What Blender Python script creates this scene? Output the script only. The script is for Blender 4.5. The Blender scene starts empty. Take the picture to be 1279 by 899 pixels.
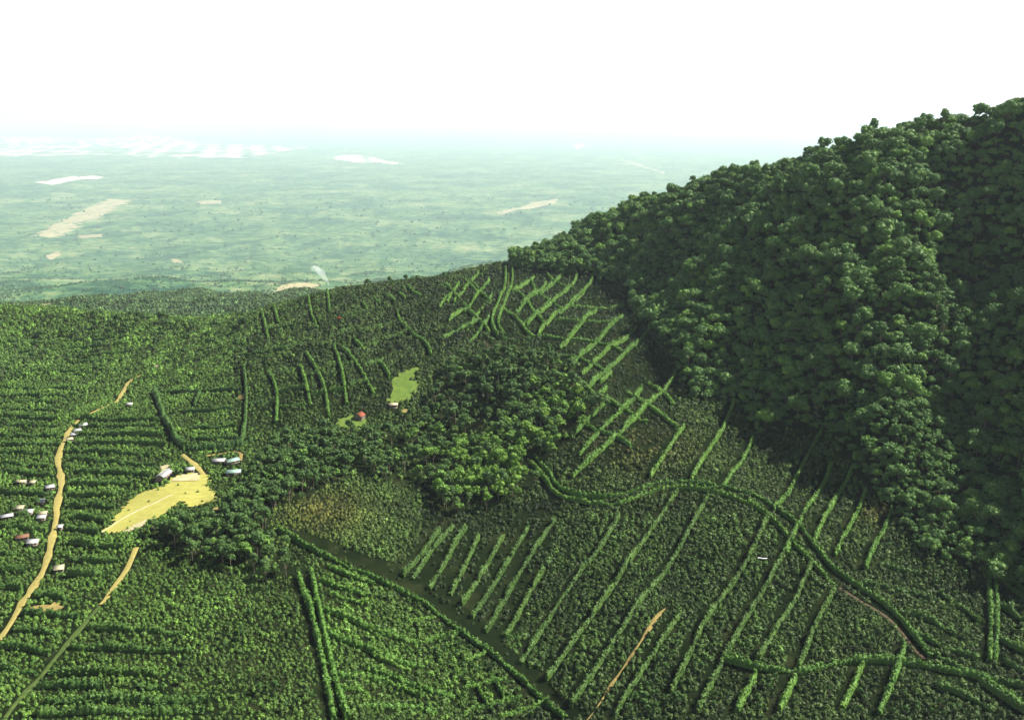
import bpy, math
import numpy as np
R = math.radians
rng = np.random.default_rng(11)
scene = bpy.context.scene
COL = scene.collection

# ------------------------------------------------------------------ camera
PW, PH, F = 1279.0, 899.0, 1255.0          # photograph size and focal length in its pixels
CAM_H, PITCH = 300.0, R(13.86)
PLAIN = -1900.0
cam_d = bpy.data.cameras.new("camera"); cam = bpy.data.objects.new("camera", cam_d); COL.objects.link(cam)
cam.location = (0, 0, CAM_H); cam.rotation_euler = (math.pi/2 - PITCH, 0, 0)
cam_d.sensor_width = 36; cam_d.lens = F/PW*36; cam_d.clip_start = 1; cam_d.clip_end = 2000000
scene.camera = cam

def ray(p):
    p = np.atleast_2d(np.asarray(p, float))
    cx = (p[:, 0]-PW/2)/F; cy = -(p[:, 1]-PH/2)/F
    c, s = math.cos(PITCH), math.sin(PITCH)
    return np.stack([cx, c+cy*s, -s+cy*c], 1)

def project(x, y, z):
    c, s = math.cos(PITCH), math.sin(PITCH)
    dz = z-CAM_H
    dep = y*c-dz*s; up = y*s+dz*c
    return PW/2+x/dep*F, PH/2-up/dep*F, dep

# ------------------------------------------------------------------ terrain: control points (photo pixel, then height or distance)
ctrl = []
def cz(px, py, z):
    d = ray((px, py))[0]; t = (z-CAM_H)/d[2]; ctrl.append((d[0]*t, d[1]*t, z))
def cy(px, py, Y, back=None):
    d = ray((px, py))[0]; t = Y/d[1]; ctrl.append((d[0]*t, Y, CAM_H+d[2]*t))
    if back: ctrl.append(((d[0]*t)*1.08, Y+back[0], CAM_H+d[2]*t-back[1]))
for a in [(0,899,0),(320,899,-8),(500,899,-22),(640,899,-38),(760,899,-30),(900,899,-20),(1090,899,-18),(1279,899,-16),
          (0,760,-3),(0,640,-8),(0,520,-14),(200,740,-2),(200,640,2),(200,480,-8),(80,430,-18),(340,640,8),(340,800,-6),
          (400,560,10),(400,470,34),(410,390,52),(300,440,22),(330,540,10),(480,480,36),(540,400,60),
          (500,540,6),(540,500,22),(600,600,2),(620,480,38),(600,420,58),(660,430,58),(650,370,76),(720,400,70),(700,460,52),
          (760,460,52),(740,540,32),(700,620,6),(850,600,18),(800,540,34),(860,530,34),(960,620,14),(1000,700,2),
          (640,760,-26),(560,730,-16),(470,720,-8),(420,640,4),(800,760,-12),(900,720,-6),(800,840,-24),(1100,760,-6),(1200,800,-8),(1000,820,-14)]:
    cz(*a)
# crest of the plantation and its back slope
for a in [(-250,382,1450,(500,150)),(-80,386,1450,(500,150)),(60,394,1450,(500,150)),(150,408,1420,(450,140)),(250,416,1380,(450,140)),
          (300,402,1380,(450,140)),(360,379,1400,(450,140)),(430,361,1420,(450,140)),(500,353,1440,(450,140)),(560,346,1460,(450,140)),(610,332,1490,(450,130))]:
    cy(*a)
# foot of the wooded mountain
for a in [(640,336,80),(735,344,82),(785,362,82),(800,420,64),(845,468,48),(925,505,40),(1030,538,36),(1063,588,22),(1110,630,14),(1200,690,2),(1279,730,-3)]:
    cz(*a)
# its crest, with the slope falling away behind
for a in [(650,328,1560,(300,120)),(700,307,1560,(300,150)),(760,280,1600,(300,160)),(850,255,1480,(280,160)),(890,240,1400,(280,160)),(940,222,1290,(280,160)),(1010,217,1140,(280,150)),
          (1050,204,1090,(280,150)),(1110,183,1070,(280,150)),(1170,176,1050,(280,150)),(1240,172,1010,(280,150)),(1279,178,985,(280,150)),(1420,190,900,(280,120))]:
    cy(*a)
# its face: hollow, tongue, spur, ravine, right-hand shoulder
for a in [(830,300,1290),(822,375,1215),(800,330,1330),(880,415,985),(890,330,1120),(960,300,1065),(960,420,945),
          (1060,300,965),(1060,430,850),(1090,520,765),(1150,610,706),(1150,350,880),(1130,240,985),
          (1210,250,990),(1226,400,905),(1216,520,795),(1240,620,708),(1311,390,790),(1309,268,900),(1348,500,700),
          (1400,300,840),(1420,430,740),(1450,700,545),(1600,400,640)]:
    cy(*a)
for x, z1_, z2_ in ((-2600,-190,-365),(-1700,-185,-355),(-1200,-172,-335),(-800,-142,-300),(-400,-160,-315),(-50,-210,-360),(300,-280,-400),(900,-330,-450),(1800,-330,-450),(2700,-330,-450)):
    ctrl.append((x, 2400, z1_)); ctrl.append((x, 3300, z2_))
ctrl += [(-1200,500,0),(-700,300,2),(0,150,-45),(500,200,-25),(1000,300,60),(1300,800,230),(-1300,1200,-25)]
ctrl = np.array(ctrl); S = 500.0
CX = ctrl[:, :2]/S
def phi(r2): return 0.5*r2*np.log(np.maximum(r2, 1e-12))
n = len(ctrl)
K = phi(((CX[:, None]-CX[None])**2).sum(2))+np.eye(n)*0.0008
P = np.c_[np.ones(n), CX]
W = np.linalg.solve(np.block([[K, P], [P.T, np.zeros((3, 3))]]), np.r_[ctrl[:, 2], 0, 0, 0])
def sstep(a, b, v):
    t = np.clip((v-a)/(b-a), 0, 1); return t*t*(3-2*t)
WV = [(rng.uniform(0, 6.28), rng.uniform(0, 6.28), s) for s in (260, 140, 90, 55, 34, 900, 2300, 1400)]
def wave(x, y, i):
    a, p, L = WV[i]
    return np.sin((x*math.cos(a)+y*math.sin(a))*6.283/L+p)*np.sin((x*math.sin(a)*1.3-y*math.cos(a)*.8)*6.283/L+2*p)
def height(x, y):
    x = np.asarray(x, float); y = np.asarray(y, float); sh = x.shape
    xf, yf = x.ravel(), y.ravel(); z = np.empty(xf.size)
    for i in range(0, xf.size, 40000):
        a = np.c_[xf[i:i+40000], yf[i:i+40000]]
        q = a/S
        r2 = (q[:, None, 0]-CX[None, :, 0])**2+(q[:, None, 1]-CX[None, :, 1])**2
        z[i:i+40000] = phi(r2) @ W[:n] + W[n]+q @ W[n+1:]
    z += sstep(1600, 2000, yf)*(22*wave(xf, yf, 5)+10*wave(xf, yf, 0))
    z += 1.6*wave(xf, yf, 1)+.9*wave(xf, yf, 2)+.5*wave(xf, yf, 3)
    mt = sstep(70, 150, z)
    z += mt*(5*wave(xf, yf, 2)+4*wave(xf, yf, 3)+2*wave(xf, yf, 4))
    plain = PLAIN+14*wave(xf, yf, 5)+22*wave(xf, yf, 6)+10*wave(xf, yf, 7)
    plain += 1400*np.clip((15500-yf)/12500, 0, 1)**1.15
    plain += 330*np.exp(-((xf-700)/1300)**2-((yf-8300)/900)**2)+120*np.exp(-((xf+2600)/1600)**2-((yf-7500)/900)**2)
    b = sstep(3000, 5600, yf)
    return (z*(1-b)+plain*b).reshape(sh)

# a finer table of the same surface (angle, log radius) for quick look-ups
TA = np.linspace(R(-64), R(64), 900); TR = np.geomspace(55, 430000, 1650)
_a, _r = np.meshgrid(TA, TR); TABLE = height(_r*np.sin(_a), _r*np.cos(_a)); height_exact = height
def height(x, y):
    x = np.asarray(x, float); y = np.asarray(y, float)
    a = (np.arctan2(x, y)-TA[0])/(TA[1]-TA[0]); r = np.log(np.maximum(np.hypot(x, y), 56)/TR[0])/math.log(TR[1]/TR[0])
    a = np.clip(a, 0, len(TA)-1.001); r = np.clip(r, 0, len(TR)-1.001)
    i, j = a.astype(int), r.astype(int); fa, fr = a-i, r-j
    return (TABLE[j, i]*(1-fa)+TABLE[j, i+1]*fa)*(1-fr)+(TABLE[j+1, i]*(1-fa)+TABLE[j+1, i+1]*fa)*fr

def hit(pts):
    """photo pixels -> points of the ground they show"""
    d = ray(pts); N = len(d)
    ts = np.concatenate([np.arange(250, 2600, 4.0), np.geomspace(2600, 150000, 1100)])
    out = np.zeros((N, 3))
    for i in range(N):
        X = d[i, 0]*ts; Y = d[i, 1]*ts; Z = CAM_H+d[i, 2]*ts
        below = Z < height(X, Y)
        k = int(np.argmax(below)) if below.any() else len(ts)-1
        lo, hi = ts[max(k-1, 0)], ts[k]
        for _ in range(2):
            tt = np.linspace(lo, hi, 14)
            bb = (CAM_H+d[i, 2]*tt) < height(d[i, 0]*tt, d[i, 1]*tt)
            j = int(np.argmax(bb)) if bb.any() else 13
            lo, hi = tt[max(j-1, 0)], tt[j]
        t = (lo+hi)/2
        out[i] = d[i]*t+(0, 0, CAM_H)
    return out
def hxy(pts): return hit(pts)[:, :2]

def in_poly(x, y, poly):
    poly = np.asarray(poly); r = np.zeros(len(x), bool); j = len(poly)-1
    for i in range(len(poly)):
        xi, yi = poly[i]; xj, yj = poly[j]
        if yi != yj:
            r ^= ((yi > y) != (yj > y)) & (x < (xj-xi)*(y-yi)/(yj-yi)+xi)
        j = i
    return r
def seg_dist(x, y, line):
    d = np.full(len(x), 1e9)
    for a, b in zip(line[:-1], line[1:]):
        v = b-a; L2 = max((v**2).sum(), 1e-9)
        lo = np.minimum(a, b)-14; hi = np.maximum(a, b)+14
        m = (x > lo[0]) & (x < hi[0]) & (y > lo[1]) & (y < hi[1])
        if m.any():
            px, py = x[m]-a[0], y[m]-a[1]
            t = np.clip((px*v[0]+py*v[1])/L2, 0, 1)
            d[m] = np.minimum(d[m], np.hypot(px-t*v[0], py-t*v[1]))
    return d
def resample(line, step, smooth=True):
    line = np.asarray(line, float)
    if smooth and len(line) > 2:
        for _ in range(2):
            q = line[:-1]*.75+line[1:]*.25; r = line[:-1]*.25+line[1:]*.75
            line = np.vstack([line[:1], np.stack([q, r], 1).reshape(-1, 2), line[-1:]])
    s = np.r_[0, np.cumsum(np.hypot(*np.diff(line, axis=0).T))]
    m = max(2, int(s[-1]/step)+1); u = np.linspace(0, s[-1], m)
    return np.c_[np.interp(u, s, line[:, 0]), np.interp(u, s, line[:, 1])]

# ------------------------------------------------------------------ helpers
def tag(o, label=None, cat=None, group=None, kind=None):
    if label: o["label"] = label
    if cat: o["category"] = cat
    if group: o["group"] = group
    if kind: o["kind"] = kind
    return o
def np_mesh(name, V, Q, mats=(), midx=None, smooth=False):
    """V (n,3), Q list of face index arrays with equal length per array"""
    me = bpy.data.meshes.new(name)
    if isinstance(Q, np.ndarray): Q = [Q]
    Q = [q for q in Q if len(q)]
    me.vertices.add(len(V)); me.vertices.foreach_set("co", np.asarray(V, np.float32).ravel())
    tot = np.concatenate([np.full(len(q), q.shape[1]) for q in Q]); idx = np.concatenate([q.ravel() for q in Q])
    me.loops.add(len(idx)); me.loops.foreach_set("vertex_index", idx.astype(np.int32))
    me.polygons.add(len(tot))
    me.polygons.foreach_set("loop_start", np.r_[0, np.cumsum(tot)[:-1]].astype(np.int32))
    for m in mats: me.materials.append(m)
    if midx is not None: me.polygons.foreach_set("material_index", np.asarray(midx, np.int32))
    if smooth: me.polygons.foreach_set("use_smooth", np.ones(len(tot), bool))
    me.update(calc_edges=True); me.validate()
    return me
def link(name, me, parent=None):
    o = bpy.data.objects.new(name, me); COL.objects.link(o)
    if parent is not None: o.parent = parent
    return o
def icos(sub=1):
    t = (1+5**.5)/2
    v = [(-1,t,0),(1,t,0),(-1,-t,0),(1,-t,0),(0,-1,t),(0,1,t),(0,-1,-t),(0,1,-t),(t,0,-1),(t,0,1),(-t,0,-1),(-t,0,1)]
    f = [(0,11,5),(0,5,1),(0,1,7),(0,7,10),(0,10,11),(1,5,9),(5,11,4),(11,10,2),(10,7,6),(7,1,8),(3,9,4),(3,4,2),(3,2,6),(3,6,8),(3,8,9),(4,9,5),(2,4,11),(6,2,10),(8,6,7),(9,8,1)]
    v = [np.array(p)/np.linalg.norm(p) for p in v]
    for _ in range(sub):
        mid = {}; nf = []
        def m(a, b):
            k = (min(a, b), max(a, b))
            if k not in mid:
                p = v[a]+v[b]; v.append(p/np.linalg.norm(p)); mid[k] = len(v)-1
            return mid[k]
        for a, b, c in f:
            x, y, z = m(a, b), m(b, c), m(c, a); nf += [(a,x,z),(b,y,x),(c,z,y),(x,y,z)]
        f = nf
    return np.array(v), np.array(f)
ICO0, ICO1 = icos(0), icos(1)
def leaf_quads(pos, nor, size, r):
    """small leaf-clump faces at pos, facing about nor"""
    N = len(pos)
    nn = nor+r.normal(0, .55, (N, 3)); nn /= np.linalg.norm(nn, axis=1)[:, None]
    a = np.cross(nn, r.normal(size=(N, 3))); a /= np.linalg.norm(a, axis=1)[:, None]+1e-9
    b = np.cross(nn, a)
    s = np.asarray(size)[:, None]*r.uniform(.65, 1.3, (N, 1))*.5; w = r.uniform(.6, 1, (N, 1))
    V = np.stack([pos-a*s-b*s*w*.6, pos+a*s*.9-b*s*w, pos+a*s*.7+b*s*w, pos-a*s*.8+b*s*w*.8], 1).reshape(-1, 3)
    return V, np.arange(4*N).reshape(N, 4)

# ------------------------------------------------------------------ materials
def new_mat(name):
    m = bpy.data.materials.new(name); m.use_nodes = True
    nt = m.node_tree; b = nt.nodes["Principled BSDF"]
    return m, nt, b
def node(nt, t, **kw):
    nd = nt.nodes.new(t)
    for k, v in kw.items():
        if k in nd.inputs: nd.inputs[k].default_value = v
        else: setattr(nd, k, v)
    return nd
def ramp(nt, stops):
    r = nt.nodes.new("ShaderNodeValToRGB"); e = r.color_ramp.elements
    while len(e) < len(stops): e.new(.5)
    for el, (p, c) in zip(e, stops): el.position = p; el.color = (*c, 1)
    return r
def leaf_mat(name, stops, trans=.14, attr=False, patch=.22):
    """foliage: varies per plant, per leaf clump and across the land"""
    m, nt, b = new_mat(name); L = nt.links
    oi = node(nt, "ShaderNodeObjectInfo"); ge = node(nt, "ShaderNodeNewGeometry")
    mx = node(nt, "ShaderNodeMath", operation="MULTIPLY_ADD"); mx.inputs[1].default_value = .40
    L.new(oi.outputs["Random"], mx.inputs[0])
    m2 = node(nt, "ShaderNodeMath", operation="MULTIPLY_ADD"); m2.inputs[1].default_value = .32
    no = node(nt, "ShaderNodeTexNoise", Scale=patch, Detail=3); L.new(ge.outputs["Position"], no.inputs["Vector"])
    n4 = node(nt, "ShaderNodeMapRange"); n4.inputs[1].default_value = .34; n4.inputs[2].default_value = .66; n4.inputs[4].default_value = .30; L.new(no.outputs[0], n4.inputs[0])
    L.new(ge.outputs["Random Per Island"], m2.inputs[0]); L.new(n4.outputs[0], m2.inputs[2]); L.new(m2.outputs[0], mx.inputs[2])
    r = ramp(nt, stops); L.new(mx.outputs[0], r.inputs[0])
    col = r.outputs[0]
    if attr:
        at = node(nt, "ShaderNodeAttribute", attribute_type="INSTANCER", attribute_name="tint")
        mm = node(nt, "ShaderNodeMix", data_type="RGBA", blend_type="MULTIPLY"); mm.inputs[0].default_value = 1
        L.new(col, mm.inputs[6]); L.new(at.outputs["Color"], mm.inputs[7]); col = mm.outputs[2]
    L.new(col, b.inputs["Base Color"]); b.inputs["Roughness"].default_value = .65
    b.inputs["Specular IOR Level"].default_value = .25
    tr = node(nt, "ShaderNodeBsdfTranslucent"); L.new(col, tr.inputs[0])
    ms = node(nt, "ShaderNodeMixShader"); ms.inputs[0].default_value = trans
    L.new(b.outputs[0], ms.inputs[1]); L.new(tr.outputs[0], ms.inputs[2])
    L.new(ms.outputs[0], nt.nodes["Material Output"].inputs[0])
    return m
def noisy(name, c1, c2, scale, rough=.9, c3=None, detail=6):
    m, nt, b = new_mat(name); L = nt.links
    ge = node(nt, "ShaderNodeNewGeometry")
    no = node(nt, "ShaderNodeTexNoise", Scale=scale, Detail=detail, Roughness=.65)
    L.new(ge.outputs["Position"], no.inputs["Vector"])
    st = [(.35, c1), (.65, c2)] + ([(.75, c3)] if c3 else [])
    r = ramp(nt, st); L.new(no.outputs["Fac"], r.inputs[0]); L.new(r.outputs[0], b.inputs["Base Color"])
    b.inputs["Roughness"].default_value = rough; b.inputs["Specular IOR Level"].default_value = .2
    return m
M = {}
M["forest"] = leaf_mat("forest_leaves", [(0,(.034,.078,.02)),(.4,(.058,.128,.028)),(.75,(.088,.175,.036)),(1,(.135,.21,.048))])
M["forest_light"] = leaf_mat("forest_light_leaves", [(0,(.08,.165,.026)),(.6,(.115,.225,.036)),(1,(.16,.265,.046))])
M["grove"] = leaf_mat("grove_leaves", [(0,(.03,.07,.017)),(.5,(.05,.105,.022)),(1,(.08,.145,.03))])
M["yellow"] = leaf_mat("yellow_green_leaves", [(0,(.07,.15,.02)),(.5,(.10,.20,.025)),(1,(.15,.25,.033))], .15)
M["flame"] = leaf_mat("flame_blossom", [(0,(.20,.05,.02)),(.5,(.30,.07,.03)),(1,(.30,.11,.04))])
M["hedge"] = leaf_mat("hedge_leaves", [(0,(.05,.125,.02)),(.5,(.08,.175,.025)),(1,(.115,.22,.033))], .15)
M["hedge_soft"] = leaf_mat("soft_hedge_leaves", [(0,(.035,.075,.015)),(.5,(.055,.115,.02)),(1,(.09,.16,.028))], .15, patch=.12)
M["hedge_dark"] = leaf_mat("dark_hedge_leaves", [(0,(.03,.075,.015)),(.5,(.045,.105,.02)),(1,(.07,.14,.028))], .15)
M["hedge_mid"] = leaf_mat("mid_hedge_leaves", [(0,(.035,.085,.016)),(.5,(.055,.12,.02)),(1,(.085,.16,.028))], .15)
M["coffee"] = leaf_mat("coffee_leaves", [(0,(.45,.48,.4)),(.5,(.75,.75,.7)),(1,(1.3,1.2,1.0))], .12, attr=True)
M["plainwood"] = leaf_mat("plain_wood_leaves", [(0,(.05,.125,.06)),(.5,(.07,.155,.07)),(1,(.10,.18,.075))], .4)
M["bark"] = noisy("bark", (.09,.07,.05), (.16,.13,.1), .8)
M["dirt"] = noisy("dirt_road", (.20,.17,.05), (.28,.24,.072), .35, c3=(.11,.10,.03))
M["dry_grass"] = noisy("dry_grass", (.23,.222,.046), (.305,.288,.072), .22, c3=(.14,.15,.03))
M["pale_earth"] = noisy("pale_earth", (.28,.25,.13), (.38,.34,.20), .15)
M["lawn"] = noisy("lawn_grass", (.05,.095,.013), (.095,.14,.02), .18, c3=(.055,.07,.018))
M["ochre"] = noisy("ochre_earth", (.15,.115,.036), (.23,.18,.058), .2)
M["soil"] = noisy("dark_soil", (.012,.016,.008), (.025,.028,.013), .2)
M["brown"] = noisy("brown_earth", (.05,.035,.022), (.09,.065,.035), .15)
M["path"] = noisy("grassy_path", (.028,.05,.01), (.05,.08,.014), .25, c3=(.09,.08,.025))
M["far_pale"] = noisy("far_pale_land", (.36,.33,.25), (.48,.43,.34), .004)
M["far_field"] = noisy("far_bare_field", (.17,.16,.085), (.30,.26,.15), .006)
def flat(name, c, rough=.6, metal=0):
    return noisy(name, tuple(v*.55 for v in c), c, .9, rough)
M["white_roof"] = flat("white_sheet_roof", (.45,.45,.45), .45)
M["mint_roof"] = flat("mint_sheet_roof", (.27,.40,.34), .45)
M["cream_roof"] = flat("cream_sheet_roof", (.42,.38,.24), .5)
M["rust_roof"] = flat("rusty_roof", (.20,.10,.06), .8)
M["red_roof"] = flat("red_tile_roof", (.26,.075,.04), .8)
M["wall"] = flat("plaster_wall", (.22,.19,.15), .9)
M["pink_wall"] = flat("pink_plaster_wall", (.30,.21,.19), .9)
M["wood"] = flat("brown_wood", (.16,.09,.05), .8)
M["glass"] = flat("dark_window_glass", (.04,.05,.06), .15)
M["tarp"] = flat("white_plastic", (.8,.8,.82), .4)

# ground: soil and low weeds on the estate, blackened to read as shade, patchy farmland on the plain
m, nt, b = new_mat("ground"); L = nt.links; M["ground"] = m
ge = node(nt, "ShaderNodeNewGeometry"); sx = node(nt, "ShaderNodeSeparateXYZ"); L.new(ge.outputs["Position"], sx.inputs[0])
n1 = node(nt, "ShaderNodeTexNoise", Scale=.05, Detail=8, Roughness=.7); L.new(ge.outputs["Position"], n1.inputs["Vector"])
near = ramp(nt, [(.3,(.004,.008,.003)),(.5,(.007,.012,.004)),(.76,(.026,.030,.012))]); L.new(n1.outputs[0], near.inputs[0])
n2 = node(nt, "ShaderNodeTexNoise", Scale=.0008, Detail=9, Roughness=.68); L.new(ge.outputs["Position"], n2.inputs["Vector"])
n3 = node(nt, "ShaderNodeTexNoise", Scale=.0065, Detail=9, Roughness=.7); L.new(ge.outputs["Position"], n3.inputs["Vector"])
ad = node(nt, "ShaderNodeMath", operation="MULTIPLY_ADD"); ad.inputs[1].default_value = .55
L.new(n3.outputs[0], ad.inputs[0])
h2 = node(nt, "ShaderNodeMath", operation="MULTIPLY"); h2.inputs[1].default_value = .45; L.new(n2.outputs[0], h2.inputs[0]); L.new(h2.outputs[0], ad.inputs[2])
farr = ramp(nt, [(.41,(.012,.045,.026)),(.465,(.026,.075,.038)),(.505,(.055,.115,.050)),(.55,(.105,.16,.065)),(.62,(.20,.21,.12))]); L.new(ad.outputs[0], farr.inputs[0])
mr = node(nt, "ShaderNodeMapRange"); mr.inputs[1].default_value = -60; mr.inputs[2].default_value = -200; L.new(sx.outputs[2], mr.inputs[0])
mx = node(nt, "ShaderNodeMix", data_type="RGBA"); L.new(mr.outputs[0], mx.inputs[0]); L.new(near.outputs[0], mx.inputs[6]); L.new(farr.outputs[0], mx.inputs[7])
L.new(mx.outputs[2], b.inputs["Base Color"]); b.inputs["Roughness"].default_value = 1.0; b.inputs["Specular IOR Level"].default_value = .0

# ------------------------------------------------------------------ ground sheet (a fan reaching the horizon)
ang = np.linspace(R(-58), R(58), 560); rad = np.concatenate([np.linspace(60, 300, 16)[:-1], np.geomspace(300, 75000, 740), np.geomspace(80000, 420000, 40)])
A, Rd = np.meshgrid(ang, rad); gx, gy = Rd*np.sin(A), Rd*np.cos(A)
gz = height_exact(gx, gy)
nr, na = gx.shape; idx = np.arange(nr*na).reshape(nr, na)
Q = np.stack([idx[:-1, :-1], idx[:-1, 1:], idx[1:, 1:], idx[1:, :-1]], -1).reshape(-1, 4)
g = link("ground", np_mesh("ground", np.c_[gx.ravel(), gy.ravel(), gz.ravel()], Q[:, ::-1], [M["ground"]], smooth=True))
tag(g, "hilly green ground falling from the plantation to the wide plain", kind="structure")

# ------------------------------------------------------------------ where things are in the photograph
def Z(ox, oy, s):
    return lambda *p: [(ox+x*s, oy+y*s) for x, y in p]
z4 = Z(0,380,.2893); z5 = Z(0,620,.3104); z6 = Z(280,320,.3116); z7 = Z(580,320,.3116); z8 = Z(280,600,.3326); z9 = Z(580,600,.3326)
zA = Z(880,400,.3336); zB = Z(880,640,.312); zC = Z(120,540,.15637); zD = Z(400,450,.1251); z1 = Z(0,100,.3362); z2 = Z(400,100,.3362)

EXCL = []           # (polyline, half width) kept clear of shrubs
CLEAR = []          # polygons kept clear of shrubs
ribbon_n = 0
def ribbon(name, px, width, mat, label, lift=.3, edge=.35, kind="structure"):
    w = resample(hxy(px), 3.0)
    d = np.gradient(w, axis=0); d /= np.linalg.norm(d, axis=1)[:, None]+1e-9
    nrm = np.c_[-d[:, 1], d[:, 0]]
    N = len(w); ww = width*.5*(1+edge*np.interp(np.arange(N), np.arange(0, N+4, 4), rng.uniform(-1, 1, len(np.arange(0, N+4, 4)))))
    cols = []
    for k in np.linspace(-1, 1, 5):
        p = w+nrm*(ww*k)[:, None]; cols.append(np.c_[p, height(p[:, 0], p[:, 1])+lift-(.5 if abs(k) == 1 else 0)])
    V = np.stack(cols, 1).reshape(-1, 3); id_ = np.arange(N*5).reshape(N, 5)
    Q = np.stack([id_[:-1, :-1], id_[1:, :-1], id_[1:, 1:], id_[:-1, 1:]], -1).reshape(-1, 4)
    o = link(name, np_mesh(name, V, Q[:, ::-1], [mat], smooth=True)); tag(o, label, kind=kind)
    EXCL.append((w, width*.5+.3))
    return o
def patch(name, px, mat, label, lift=.35, step=4.0, ragged=1.5, clear=True):
    poly = hxy(px); 
    if clear: CLEAR.append(poly)
    P_ = resample(np.vstack([poly, poly[:1]]), step, smooth=False)[:-1]
    if ragged: P_ = P_+rng.normal(0, ragged, P_.shape)
    c = P_.mean(0)
    # triangulate by ear clipping in blender, then drape a grid: simple approach - grid cells inside the outline
    lo, hi = P_.min(0), P_.max(0)
    xs = np.arange(lo[0], hi[0]+step, step); ys = np.arange(lo[1], hi[1]+step, step)
    X, Y = np.meshgrid(xs, ys); X = X.ravel(); Y = Y.ravel()
    X = X+rng.uniform(-.25, .25, X.size)*step; Y = Y+rng.uniform(-.25, .25, Y.size)*step
    ins = in_poly(X, Y, P_)
    ny, nx = len(ys), len(xs); id_ = np.arange(ny*nx).reshape(ny, nx)
    q = np.stack([id_[:-1, :-1], id_[:-1, 1:], id_[1:, 1:], id_[1:, :-1]], -1).reshape(-1, 4)
    q = q[ins[q].sum(1) >= 2]
    used = np.unique(q); mp = np.full(X.size, -1); mp[used] = np.arange(len(used))
    V = np.c_[X[used], Y[used], height(X[used], Y[used])+lift]
    o = link(name, np_mesh(name, V, mp[q], [mat], smooth=True)); tag(o, label, kind="structure"); return o

# --- roads and clearings
ribbon("dirt_road", z4((630,296),(580,318),(550,340),(525,390),(500,425),(455,442),(390,470),(340,495),(300,540),(265,610),(247,680),(262,730),(268,780),(240,890))+z5((232,60),(215,150),(185,280),(130,370),(60,480),(0,570),(-60,650)), 6.4, M["dirt"], "yellow dirt road running down the left side past the white huts")
ribbon("dirt_road", zC((690,175),(760,230),(830,300),(865,350)), 5.5, M["dirt"], "dirt drive leading into the yellow clearing")
ribbon("dirt_road", zC((880,185),(1000,170),(1100,150),(1165,165),(1150,225)), 4.5, M["ochre"], "ochre track above the mint roofed houses")
ribbon("dirt_track", z5((548,205),(525,260),(500,310),(450,380),(405,435)), 4.4, M["dirt"], "narrow straw coloured track below the yellow clearing")
ribbon("grass_path", z5((400,440),(350,500),(220,650),(110,780),(20,890)), 3.6, M["path"], "grassy path running down to the lower left corner")
ribbon("earth_cut", z9((755,480),(740,492),(690,560),(640,640),(560,750),(500,850),(460,900)), 3.2, M["ochre"], "ochre strip of bare earth between rows at the bottom", edge=.85)
ribbon("earth_track", zB((540,300),(620,350),(720,410),(790,480),(850,560),(890,590)), 2.8, M["brown"], "bare brown earth road cut beside the long curved hedge on the right")
ribbon("earth_track", z7((178,35),(178,130),(148,190),(123,240),(118,285),(150,325)), 3.0, M["path"], "grassy lane climbing between two hedges to the saddle")
patch("dry_clearing", zC((25,805),(130,745),(190,640),(250,560),(340,490),(560,430),(610,350),(810,330),(870,330),(925,380),(880,420),(960,540),(740,610),(690,530),(620,590),(500,690),(400,700),(200,800)), M["dry_grass"], "bright yellow dry grass clearing beside the white roofed building")
patch("pale_yard", zC((605,395),(640,358),(810,335),(830,385)), M["pale_earth"], "pale bare yard at the top of the yellow clearing", lift=.7, step=2.5, ragged=.4)
ribbon("pale_track", zC((40,800),(190,700),(340,620),(480,560),(600,500)), 2.6, M["pale_earth"], "pale wheel track crossing the yellow clearing", lift=.65)
patch("pale_yard", zC((200,800),(330,730),(420,700),(380,750),(260,800)), M["pale_earth"], "pale bare earth at the lower edge of the yellow clearing", lift=.7, step=2.5, ragged=.5)
patch("pale_yard", zC((520,265),(590,255),(600,320),(520,325)), M["pale_earth"], "small pale yard behind the white roofed building", step=2.5, ragged=.4)
patch("lawn", zD((700,210),(830,110),(980,60),(1000,90),(900,200),(1000,230),(940,310),(900,390),(800,430),(660,420),(740,300)), M["lawn"], "bright green lawn on the slope above the dark grove", ragged=1)
patch("lawn", zD((170,590),(330,545),(370,530),(480,620),(400,680),(200,670)), M["lawn"], "small bright lawn around the red roofed house", ragged=.8)
patch("earth_patch", zD((790,510),(870,478),(885,500),(820,540)), M["ochre"], "orange earth patch beside the pale roofed house at the lawn", step=2.5, ragged=.4)
patch("earth_patch", z5((860,45),(890,45),(885,55),(862,58)), M["dirt"], "small yellow earth patch among the dark trees", step=2, ragged=.4)
patch("earth_patch", z5((800,108),(840,108),(835,118),(805,118)), M["dirt"], "pale earth patch at the foot of the dark trees", step=2, ragged=.4)
patch("earth_patch", z5((135,435),(270,440),(265,462),(130,455)), M["ochre"], "brown fallow strip right of the lower road bend", ragged=1)
patch("earth_patch", z4((1030,395),(1065,385),(1070,405),(1030,412)), M["ochre"], "small tan earth patch in the upper middle field", step=2.5, ragged=.5)
patch("earth_patch", z4((660,265),(685,258),(690,272),(668,278)), M["pale_earth"], "pale scar in the fields above the curving road", step=2.5, ragged=.5)
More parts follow.
